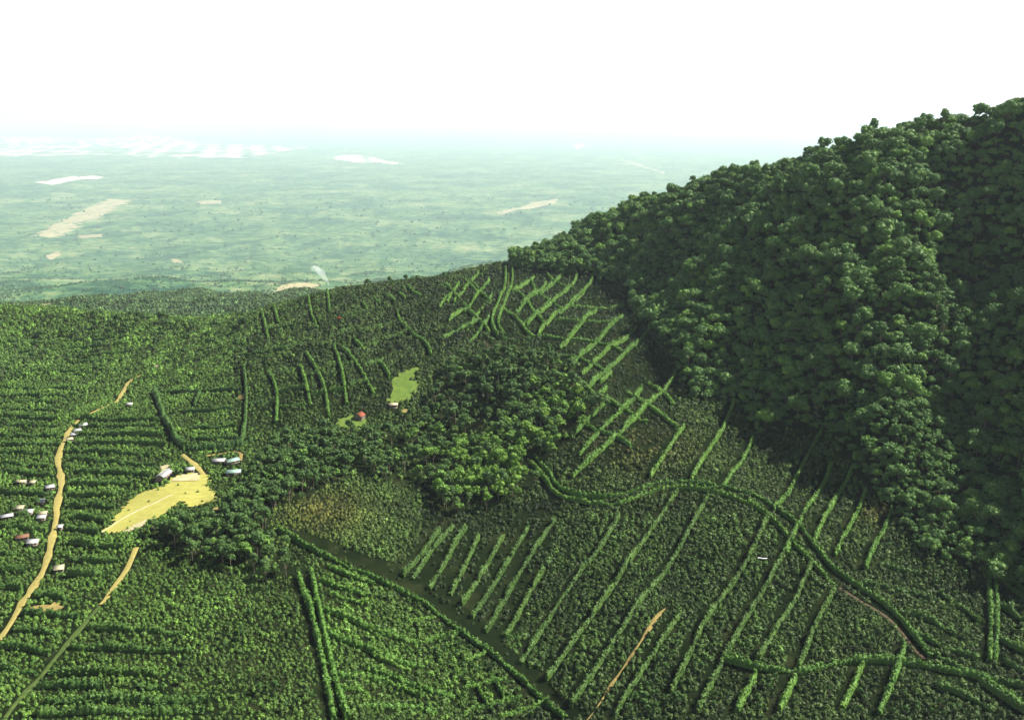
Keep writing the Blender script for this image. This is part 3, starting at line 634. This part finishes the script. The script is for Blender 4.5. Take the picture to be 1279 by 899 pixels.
def scatter_stuff(name, x, y, scl, idx, meshes, label, tint=None, sink=.2, zs=None):
    """one object: points with instanced plants"""
    me = bpy.data.meshes.new(name); N = len(x); me.vertices.add(N)
    z = height(x, y)-sink if zs is None else zs
    me.vertices.foreach_set("co", np.c_[x, y, z].astype(np.float32).ravel())
    def at(nm, ty, v, key="value"):
        a = me.attributes.new(nm, ty, "POINT"); a.data.foreach_set(key, np.asarray(v).ravel())
    at("scl", "FLOAT", scl.astype(np.float32)); at("rot", "FLOAT", rng.uniform(0, 6.283, N).astype(np.float32)); at("pick", "INT", idx.astype(np.int32))
    if tint is not None: at("tint", "FLOAT_COLOR", np.c_[tint, np.ones(N)].astype(np.float32), "color")
    ob = link(name, me); tag(ob, label, kind="stuff")
    ng = bpy.data.node_groups.new(name, "GeometryNodeTree")
    ng.interface.new_socket("Geometry", in_out="INPUT", socket_type="NodeSocketGeometry"); ng.interface.new_socket("Geometry", in_out="OUTPUT", socket_type="NodeSocketGeometry")
    gi, go = ng.nodes.new("NodeGroupInput"), ng.nodes.new("NodeGroupOutput"); L = ng.links
    jn = ng.nodes.new("GeometryNodeJoinGeometry")
    for k, m_ in reversed(list(enumerate(meshes))):
        src = bpy.data.objects.new(name+"_source", m_)
        oi = ng.nodes.new("GeometryNodeObjectInfo"); oi.inputs["Object"].default_value = src; oi.inputs["As Instance"].default_value = True
        L.new(oi.outputs["Geometry"], jn.inputs[0])
    ip = ng.nodes.new("GeometryNodeInstanceOnPoints"); L.new(gi.outputs[0], ip.inputs["Points"]); L.new(jn.outputs[0], ip.inputs["Instance"]); ip.inputs["Pick Instance"].default_value = True
    def na(nm, ty):
        a = ng.nodes.new("GeometryNodeInputNamedAttribute"); a.data_type = ty; a.inputs[0].default_value = nm; return a.outputs[0]
    L.new(na("pick", "INT"), ip.inputs["Instance Index"]); L.new(na("scl", "FLOAT"), ip.inputs["Scale"])
    cx = ng.nodes.new("ShaderNodeCombineXYZ"); L.new(na("rot", "FLOAT"), cx.inputs[2])
    er = ng.nodes.new("FunctionNodeEulerToRotation"); L.new(cx.outputs[0], er.inputs[0]); L.new(er.outputs[0], ip.inputs["Rotation"])
    L.new(ip.outputs[0], go.inputs[0])
    md = ob.modifiers.new("plants", "NODES"); md.node_group = ng
    return ob

def jgrid(x0, x1, y0, y1, st, jit=.4):
    X, Y = np.meshgrid(np.arange(x0, x1, st), np.arange(y0, y1, st)); X = X+(np.arange(X.shape[0]) % 2)[:, None]*st*.5
    return (X+rng.uniform(-jit, jit, X.shape)*st).ravel(), (Y+rng.uniform(-jit, jit, Y.shape)*st).ravel()
def visible(x, y, z, top):
    """line of sight from the camera to a point top metres above the ground"""
    ok = np.ones(len(x), bool); zt = z+top
    for t in np.linspace(.35, .97, 40):
        ok &= CAM_H+(zt-CAM_H)*t > height(x*t, y*t)+top*.3-1.5
    return ok

# --- the wooded mountain
edge = hxy([(616,326),(640,336),(690,340),(735,344),(781,350),(787,388),(812,411),(846,466),(870,500),(920,500),(942,543),(985,535),(1032,537),(1066,590),(1086,612),(1116,640),(1150,690),(1210,712),(1279,738)])
FOREST = np.vstack([edge, [(520, 560), (1500, 300), (1500, 1900), (0, 2000), (-60, 1600)]])
x, y = jgrid(-80, 1150, 480, 1900, 7.9, .46)
k = in_poly(x, y, FOREST); x, y = x[k], y[k]; z = height(x, y)
px, py, dep = project(x, y, z+10)
k = (px < PW+260); x, y, z, px, py, dep = x[k], y[k], z[k], px[k], py[k], dep[k]
vis = visible(x, y, z, 14)
k = vis | (rng.uniform(size=len(x)) < .8) | (y < 1450); x, y, z, px, py, dep, vis = (v[k] for v in (x, y, z, px, py, dep, vis))
N = len(x); scl = np.clip(rng.lognormal(-.40, .30, N), .38, 1.3)
scl *= np.where((py > 500) & (px > 1040) & (px < 1215), .68, 1.0)
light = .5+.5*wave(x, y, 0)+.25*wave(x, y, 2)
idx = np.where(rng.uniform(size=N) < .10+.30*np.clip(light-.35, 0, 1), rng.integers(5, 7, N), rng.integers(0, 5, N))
inside = vis & (px > 5) & (px < PW-5) & (py > 5) & (py < PH-5)
show = np.where(inside, scl/dep, 0); order = np.argsort(-show)
own = np.zeros(N, bool); own[order[:300]] = True; own &= inside
def forest_zone(a, b_):
    if b_ < 260: return "near the top of the wooded mountain"
    if a > 1195: return "in the dark ravine at the right edge"
    if a < 800: return "on the low left shoulder of the mountain"
    if b_ < 430: return "on the upper face of the wooded mountain" 
    if a < 930: return "on the wooded tongue above the lower grid"
    if b_ < 520: return "in the middle of the mountain's lit spur"
    if b_ < 600: return "low on the mountain's lit spur"
    return "at the foot of the mountain above the right hand field"
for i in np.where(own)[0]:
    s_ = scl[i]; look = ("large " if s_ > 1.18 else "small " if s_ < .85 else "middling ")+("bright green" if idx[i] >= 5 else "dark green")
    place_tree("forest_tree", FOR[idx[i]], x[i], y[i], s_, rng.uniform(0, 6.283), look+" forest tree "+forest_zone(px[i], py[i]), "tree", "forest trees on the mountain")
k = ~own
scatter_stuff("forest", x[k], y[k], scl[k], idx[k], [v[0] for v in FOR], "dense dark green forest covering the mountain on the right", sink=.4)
print("forest", N, own.sum())
# undergrowth closing the gaps of the canopy
x, y = jgrid(-80, 1150, 480, 1800, 6.0, .45); k = in_poly(x, y, FOREST); x, y = x[k], y[k]; z = height(x, y)
k = visible(x, y, z, 12) & (project(x, y, z)[0] < PW+100); x, y = x[k], y[k]
UND = [crown_mesh("under_crown", 4.2, 7.5, "forest", 300+i, 150, 1.3, 6, .1) for i in range(3)]
scatter_stuff("forest_undergrowth", x, y, rng.uniform(.7, 1.3, len(x)), rng.integers(0, 3, len(x)), UND, "dark bushy undergrowth below the mountain forest canopy", sink=1.0)

# --- grove in the gully and around the clearing
GPX = [(322,578),(345,560),(420,547),(452,558),(480,547),(520,532),(538,502),(565,464),(620,440),(690,446),(738,490),(748,528),(700,560),(674,580),(668,603),(650,622),(600,632),(560,642),(490,602),(440,588),(400,612),(335,642),(345,690),(372,715),(345,728),(300,712),(260,700),(200,680),(180,672),(225,656),(245,658),(275,660),(290,624),(318,618)]
GROVE = hxy(GPX)
SPARSE = [hxy(z8((150,130),(330,140),(560,330),(330,250),(200,200))) ]
CLR = list(CLEAR)
def clear_mask(x, y, pad=0):
    m_ = np.zeros(len(x), bool)
    for q in CLR: m_ |= in_poly(x, y, q)
    return m_
GX0, GY0, GW, GH = -1100, 330, 2300, 1700
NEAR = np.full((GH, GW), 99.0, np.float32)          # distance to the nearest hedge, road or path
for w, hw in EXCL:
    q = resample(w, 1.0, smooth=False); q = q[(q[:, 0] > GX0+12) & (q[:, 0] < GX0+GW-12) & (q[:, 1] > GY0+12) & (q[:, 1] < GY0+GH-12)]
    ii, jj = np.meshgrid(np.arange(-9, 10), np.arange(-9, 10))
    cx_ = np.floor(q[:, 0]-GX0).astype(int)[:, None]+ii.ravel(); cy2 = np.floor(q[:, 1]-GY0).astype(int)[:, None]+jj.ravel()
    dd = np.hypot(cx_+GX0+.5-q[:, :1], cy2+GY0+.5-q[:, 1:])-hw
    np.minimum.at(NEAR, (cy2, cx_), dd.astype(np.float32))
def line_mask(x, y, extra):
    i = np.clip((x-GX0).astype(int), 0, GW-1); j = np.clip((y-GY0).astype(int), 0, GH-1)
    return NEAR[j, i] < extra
lo, hi = GROVE.min(0)-8, GROVE.max(0)+8; x, y = jgrid(lo[0], hi[0], lo[1], hi[1], 7.4, .45)
k = in_poly(x+rng.normal(0, 5, len(x)), y+rng.normal(0, 7, len(x)), GROVE) & ~clear_mask(x, y) & ~line_mask(x, y, 2.0); x, y = x[k], y[k]
z = height(x, y); px, py, dep = project(x, y, z+8)
# the gully bottom is bare shade: thin the trees there
shade = in_poly(px, py, [(512,492),(600,470),(640,500),(610,540),(560,560),(540,620),(470,600),(480,550)])
k = (~shade) | (rng.uniform(size=len(x)) < .30); x, y, z, px, py, dep, shade = (v[k] for v in (x, y, z, px, py, dep, shade))
N = len(x); scl = np.clip(rng.lognormal(0, .2, N), .65, 1.5)
yel = in_poly(px, py, [(560,560),(610,535),(640,480),(690,440),(745,500),(700,560),(670,600),(620,630),(560,630),(535,590)])
u = rng.uniform(size=N)
yp = .85*np.exp(-((px-620)/75)**2-((py-585)/48)**2)+.6*np.exp(-((px-705)/35)**2-((py-515)/45)**2)
idx = np.where(u < yp, rng.integers(3, 5, N), np.where(u > .82, 5, rng.integers(0, 3, N)))
con = (px > 560) & (px < 690) & (py < 505) & (rng.uniform(size=N) < .4); idx = np.where(con, rng.integers(6, 8, N), idx)
vis = visible(x, y, z, 11); show = np.where(vis, scl/dep, 0); order = np.argsort(-show)
own = np.zeros(N, bool); own[order[:290]] = True; own &= vis
def grove_zone(a, b_):
    if b_ > 640: return "in the lower grove below the yellow clearing"
    if a < 300: return "beside the yellow clearing"
    if a < 480: return "in the grove between clearing and red roofed house"
    if a < 560: return "on the shaded gully floor"
    if b_ < 490: return "at the upper end of the gully grove"
    return "in the gully grove beside the curved road"
for i in np.where(own)[0]:
    s_ = scl[i]; look = ("large " if s_ > 1.15 else "small " if s_ < .87 else "middling ")+("slender dark green" if idx[i] > 5 else "yellow green" if idx[i] in (3, 4) else "fresh green" if idx[i] == 5 else "dark green")
    place_tree("grove_tree", GRO[idx[i]], x[i], y[i], s_, rng.uniform(0, 6.283), look+" tree "+grove_zone(px[i], py[i]), "tree", "trees of the gully grove")
k = ~own
scatter_stuff("grove_wood", x[k], y[k], scl[k], idx[k], [v[0] for v in GRO], "dark wooded grove filling the gully in the middle", sink=.3)
print("grove", N, own.sum())
for q, lab in (((311,634), "flame red blossoming tree among dark trees right of the clearing"), ((424,404), "small rust red tree on top of the central knoll")):
    p = hit([q])[0]; place_tree("flame_tree", FLM[0], p[0], p[1], .9 if q[0] < 400 else .8, 1.0, lab, "tree", None)

# --- trees standing singly in the fields
sp = []
def spots(n_, poly, v, label, group, smin=.8, smax=1.25):
    q = hxy(poly); lo, hi = q.min(0), q.max(0); c = 0; tries = 0
    while c < n_ and tries < 4000:
        tries += 1
        a = rng.uniform(lo, hi); ax, ay = a[:1], a[1:]
        if not in_poly(ax, ay, q)[0] or clear_mask(ax, ay)[0] or line_mask(ax, ay, 2.5)[0]: continue
        if any(abs(a[0]-s[0]) < 4 and abs(a[1]-s[1]) < 4 for s in sp): continue
        sp.append(a); s_ = rng.uniform(smin, smax); var = v[rng.integers(0, len(v))]
        look = "large" if s_ > smin+(smax-smin)*.66 else "small" if s_ < smin+(smax-smin)*.33 else "middling"
        place_tree("shade_tree", var, a[0], a[1], s_, rng.uniform(0, 6.283), look+" "+label, "tree", group); c += 1
spots(34, [(110,396),(180,399),(330,402),(318,414),(220,430),(130,418)], GRO[:3], "dark tall tree on the far crest of the left fields", "trees on the left crest", .9, 1.4)
spots(44, [(0,392),(130,396),(330,425),(300,470),(180,462),(0,476)], SHD+GRO[:3], "dark round tree in the upper left fields", "trees in the upper left fields", 1.0, 1.7)
spots(30, [(400,372),(620,335),(625,400),(560,430),(470,400)], SHD, "dark round tree between the knoll and saddle", "trees near the saddle", 1.0, 1.7)
spots(16, [(395,362),(545,342),(600,335),(600,345),(440,372)], SHD, "dark tree along the crest of the knoll", "trees on the knoll crest", 1.0, 1.6)
spots(30, [(290,400),(400,372),(500,440),(480,500),(300,540)], SHD, "dark shade tree on the central knoll", "shade trees on the knoll", .7, 1.2)
spots(34, [(0,480),(110,500),(70,600),(60,720),(0,760)], SHD, "dark shade tree left of the dirt road", "shade trees left of the road", .6, 1.2)
spots(24, [(110,520),(190,520),(260,560),(190,600),(150,640),(110,650),(90,600)], SHD[2:], "shade tree between the road and clearing", "shade trees by the clearing", .5, .9)
spots(40, [(240,720),(370,740),(400,899),(180,899)], SHD[2:], "shade tree in the bottom field left of the twin hedges", "shade trees in the bottom field", .5, .85)
spots(36, [(570,800),(690,890),(600,899),(520,780)], SHD[2:], "round shade tree in the small dark plot at bottom centre", "shade trees in the dark plot", .45, .75)
spots(50, [(900,850),(1279,880),(1279,899),(780,899),(830,780)], SHD[2:], "round shade tree at the bottom right below the wavy hedge", "shade trees at bottom right", .5, .85)
spots(40, [(1090,660),(1220,720),(1230,830),(1120,740)], SHD[2:], "round shade tree in the lower right contour field", "shade trees in the contour field", .45, .8)

# ------------------------------------------------------------------ coffee shrubs covering the fields
def shrub(seed, Rr, Hh, lv, size):
    r = np.random.default_rng(seed); v = r.normal(size=(lv, 3)); v[:, 2] = np.abs(v[:, 2])*.9; v /= np.linalg.norm(v, axis=1)[:, None]
    p_ = v*r.uniform(.75, 1.15, (lv, 1))*(Rr, Rr, Hh); iv, f_ = ICO0
    core = iv*(Rr*.8, Rr*.8, Hh*.8)*r.uniform(.85, 1.1, (12, 1)); core[:, 2] = np.maximum(core[:, 2], -.3)
    LV, LQ = leaf_quads(p_, v, np.full(lv, size), r)
    return np_mesh("coffee_shrub", np.vstack([core, LV]), [f_, LQ+12], [M["coffee"]])
SHR = [shrub(i, 1.5, 2.5, 34, .85) for i in range(3)]+[shrub(9+i, 1.8, 2.0, 36, .95) for i in range(2)]+[shrub(19, 1.3, 3.6, 36, .85)]
xs, ys = [], []
for y0, y1, st in ((400, 760, 2.9), (760, 1050, 3.3), (1050, 1900, 4.3), (1900, 3400, 8.5)):
    a, b_ = jgrid(-y1*.62, y1*.60, y0, y1, st, .40); xs.append(np.c_[a, b_, np.full(len(a), st/3.0)])
Pn = np.vstack(xs); x, y, st = Pn.T
z = height(x, y); px, py, dep = project(x, y, z)
k = (px > -120) & (px < PW+120) & (py < PH+60) & ~in_poly(x, y, FOREST) & (z > -420); x, y, st, z, px, py = (v[k] for v in (x, y, st, z, px, py))
k = visible(x, y, z, 2.5); x, y, st, z, px, py = (v[k] for v in (x, y, st, z, px, py))
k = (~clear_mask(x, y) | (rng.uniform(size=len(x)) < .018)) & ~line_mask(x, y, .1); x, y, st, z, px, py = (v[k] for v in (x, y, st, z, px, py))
grv = in_poly(x, y, GROVE); k = ~grv | (rng.uniform(size=len(x)) < .25); x, y, st, z, px, py = (v[k] for v in (x, y, st, z, px, py))
knoll = in_poly(px, py, [(290,400),(420,360),(560,345),(600,400),(560,440),(470,520),(380,540),(290,540)])
dark_rows = in_poly(px, py, [(530,640),(700,625),(670,750),(625,815),(505,740)])
ditch = in_poly(px, py, [(352,655),(400,672),(460,695),(500,705),(540,745),(620,800),(670,840),(735,899),(715,899),(640,834),(600,802),(545,760),(466,717),(390,683)])
grid = in_poly(px, py, [(570,350),(640,335),(790,345),(790,400),(815,415),(850,475),(840,550),(800,565),(720,600),(690,560),(745,500),(680,440),(600,430)])
k = rng.uniform(size=len(x)) > .06+.16*(wave(x, y, 4) > .45)+.5*dark_rows+.30*grid+.18*knoll+.85*ditch; x, y, st, z, px, py = (v[k] for v in (x, y, st, z, px, py))  # thinned so the dark ground stands in for shade in rows, grid and ditch
N = len(x)
base = np.array([.050, .092, .020])[None]*np.ones((N, 1))
def mixc(mask, c, f=1.0):
    base[:] = base*(1-mask[:, None]*f)+np.array(c)*mask[:, None]*f
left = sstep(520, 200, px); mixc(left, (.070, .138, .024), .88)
olive = in_poly(px, py, [(560,660),(700,650),(840,630),(960,660),(1040,740),(1120,800),(900,830),(820,899),(680,860),(560,720)]).astype(float); mixc(olive, (.050, .100, .021), .8)
ditch2 = in_poly(px, py, [(352,655),(400,672),(460,695),(500,705),(540,745),(620,800),(670,840),(735,899),(715,899),(640,834),(600,802),(545,760),(466,717),(390,683)])
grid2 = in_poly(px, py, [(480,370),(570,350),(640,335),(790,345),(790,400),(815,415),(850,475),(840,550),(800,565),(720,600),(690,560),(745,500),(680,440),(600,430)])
grid_shade = in_poly(px, py, [(570,350),(640,335),(790,345),(790,400),(815,415),(850,475),(840,550),(800,565),(720,600),(690,560),(745,500),(680,440),(600,430)]).astype(float); mixc(grid_shade, (.028, .055, .014), .8)  # shade between the grid hedges put into the shrub tint
row_shade = (in_poly(px, py, [(530,640),(700,625),(670,750),(625,815),(505,740)]) | ditch2).astype(float); mixc(row_shade, (.026, .05, .013), .85)  # shadow of the rows and ditch painted into the shrub colour
straw = np.exp(-((px-400)/50)**2-((py-640)/26)**2)+np.exp(-((px-1100)/26)**2-((py-640)/14)**2)+.7*np.exp(-((px-800)/60)**2-((py-560)/25)**2); mixc(np.clip(straw, 0, 1), (.15, .14, .035), .7)
base *= (1-.24*sstep(430, 560, px))[:, None]*(1-.28*in_poly(px, py, [(290,400),(420,360),(560,345),(600,400),(560,440),(470,520),(380,540),(290,540)]))[:, None]  # right side darkened, partly painted slope shading; knoll toned down for contrast
far_haze = sstep(1650, 1900, y); mixc(far_haze, (.066, .115, .05), .9)  # paler tint on the far hill, haze painted into the shrubs
tri = in_poly(px, py, [(390,720),(430,700),(560,790),(640,870),(590,899),(440,899)]).astype(float); mixc(tri, (.07, .14, .024), .7)
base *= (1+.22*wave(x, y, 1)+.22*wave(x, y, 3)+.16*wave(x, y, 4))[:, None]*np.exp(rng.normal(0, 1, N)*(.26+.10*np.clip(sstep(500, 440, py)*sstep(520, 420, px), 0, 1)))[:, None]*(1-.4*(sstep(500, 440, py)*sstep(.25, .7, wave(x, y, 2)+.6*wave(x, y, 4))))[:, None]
woody = sstep(500, 440, py)*sstep(420, 300, px)+.5*sstep(470, 400, py)*(px > 300)
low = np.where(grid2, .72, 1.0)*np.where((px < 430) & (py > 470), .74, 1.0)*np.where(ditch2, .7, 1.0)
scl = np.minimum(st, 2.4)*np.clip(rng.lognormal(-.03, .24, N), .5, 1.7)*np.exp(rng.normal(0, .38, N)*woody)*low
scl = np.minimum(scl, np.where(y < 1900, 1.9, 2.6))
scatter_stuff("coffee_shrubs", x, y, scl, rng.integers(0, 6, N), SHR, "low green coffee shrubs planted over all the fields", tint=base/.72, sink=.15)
print("shrubs", N)

# ------------------------------------------------------------------ woods on the plain
PWD = [crown_mesh("plain_crown", 11, 12, "plainwood", 700+i, 90, 4.0, 7, .05) for i in range(4)]
xs = []
for y0, y1, st in ((3300, 6000, 19), (6000, 12000, 30), (12000, 18000, 52), (18000, 27000, 95)):
    a, b_ = jgrid(-y1*.62, y1*.62, y0, y1, st, .48); xs.append(np.c_[a, b_, np.full(len(a), st)])
Pn = np.vstack(xs); x, y, st = Pn.T; z = height(x, y); px, py, _ = project(x, y, z)
k = (px > -80) & (px < PW+40) & (z < -40) & visible(x, y, z, 16); x, y, st, z = (v[k] for v in (x, y, st, z))
dens = np.interp(y, [3500, 7000, 10000, 14000], [.5, .5, .12, -.35])+np.interp(y, [5000, 9000], [1, .3])*(-.0)+.3*wave(x*.7, y, 6)+.3*wave(x, y, 7)+.3*wave(x, y, 5)+.25*wave(x, y, 0)
k = rng.uniform(size=len(x)) < np.clip(dens, .03, .95)
for q in FARP: k &= ~in_poly(x, y, q)
x, y, st, z = (v[k] for v in (x, y, st, z)); N = len(x)
scl = np.clip(st/38, .4, 2.3)*np.clip(rng.lognormal(-.25, .45, N), .3, 2.0)
scatter_stuff("plain_woods", x, y, scl, rng.integers(0, 4, N), PWD, "hazy scattered woods and tree lines across the wide plain", sink=1.0)
print("plain woods", N)

# ------------------------------------------------------------------ smoke of a field fire
p = hit([(411, 357)])[0]; 
d_ = math.hypot(p[0], p[1]); mpp = d_/F
print("smoke at", p)
V, Q = [], []; ns, nk = 12, 14
for i in range(ns):
    t = i/(ns-1); c = np.array([-t**1.4*17*mpp, 0, t*24*mpp]); rr = (1.0+6.0*t**.9)*mpp*(1-.25*(i == ns-1))
    for k in range(nk):
        a = k*6.283/nk; q = rr*(1+.22*math.sin(3*a+i*1.7)+.12*math.sin(5*a-i)); V.append(c+(q*math.cos(a), q*math.sin(a), .4*q*math.sin(a*2+i)))
for i in range(ns-1):
    for k in range(nk): Q.append((i*nk+k, i*nk+(k+1) % nk, (i+1)*nk+(k+1) % nk, (i+1)*nk+k))
me = np_mesh("smoke_plume", np.array(V), [np.array(Q), np.array([list(range(nk))[::-1], [(ns-1)*nk+k for k in range(nk)]])])
m, nt, b = new_mat("smoke"); nt.nodes.remove(b)
pv = node(nt, "ShaderNodeVolumePrincipled"); pv.inputs["Color"].default_value = (.95, .97, 1, 1); pv.inputs["Density"].default_value = .008
nt.links.new(pv.outputs[0], nt.nodes["Material Output"].inputs["Volume"]); me.materials.append(m)
o = link("smoke_plume", me); o.location = (p[0], p[1], p[2]); tag(o, "thin white smoke plume rising from a field fire behind the knoll", "smoke", kind="stuff")

# ------------------------------------------------------------------ haze
HAZE = 1.9e-5
zlo = float(gz.min())-1.0; zhi = 362.0
V, Q = bx((-380000, -60, zlo), (380000, 422000, zhi))
m, nt, b = new_mat("haze"); nt.nodes.remove(b)
pv = node(nt, "ShaderNodeVolumePrincipled"); pv.inputs["Color"].default_value = (.76, .91, 1.0, 1); pv.inputs["Density"].default_value = HAZE; pv.inputs["Anisotropy"].default_value = .2
nt.links.new(pv.outputs[0], nt.nodes["Material Output"].inputs["Volume"])
o = link("haze", np_mesh("haze", V, Q, [m])); tag(o, "pale blue haze lying over the whole landscape", kind="stuff")

# ------------------------------------------------------------------ light
SUN_AZ, SUN_EL = R(82), R(47)            # azimuth from +Y towards +X
wd = bpy.data.worlds.new("World"); scene.world = wd; wd.use_nodes = True
nt = wd.node_tree; sky = nt.nodes.new("ShaderNodeTexSky"); sky.sky_type = "NISHITA"; sky.sun_disc = False
sky.sun_elevation = SUN_EL; sky.sun_rotation = SUN_AZ; sky.dust_density = 1.5; sky.air_density = 1.0
bg = nt.nodes["Background"]; bg.inputs[1].default_value = .036
# a white veil of thin high cloud and haze, thickest at the horizon
tc = nt.nodes.new("ShaderNodeTexCoord"); sz = nt.nodes.new("ShaderNodeSeparateXYZ"); nt.links.new(tc.outputs["Generated"], sz.inputs[0])
vr = ramp(nt, [(0, (1, 1, 1)), (.14, (.85, .85, .85)), (.32, (.0, .0, .0))]); nt.links.new(sz.outputs[2], vr.inputs[0])
vm = node(nt, "ShaderNodeMix", data_type="RGBA"); nt.links.new(vr.outputs[0], vm.inputs[0]); nt.links.new(sky.outputs[0], vm.inputs[6]); vm.inputs[7].default_value = (15.5, 15.8, 16.1, 1)
nt.links.new(vm.outputs[2], bg.inputs[0])
sd = bpy.data.lights.new("sun", "SUN"); sd.energy = 5.0; sd.angle = R(.5); sd.color = (1, .95, .84)
so = bpy.data.objects.new("sun", sd); COL.objects.link(so)
so.rotation_euler = (math.pi/2-SUN_EL, 0, math.pi-SUN_AZ)

scene.view_settings.view_transform = "Standard"; scene.view_settings.look = "None"
scene.view_settings.exposure = 1.42; scene.view_settings.gamma = 1.0
scene.render.engine = "CYCLES"
cy_ = scene.cycles; cy_.max_bounces = 5; cy_.diffuse_bounces = 2; cy_.glossy_bounces = 1; cy_.transmission_bounces = 2; cy_.volume_bounces = 1; cy_.transparent_max_bounces = 8
cy_.use_denoising = True
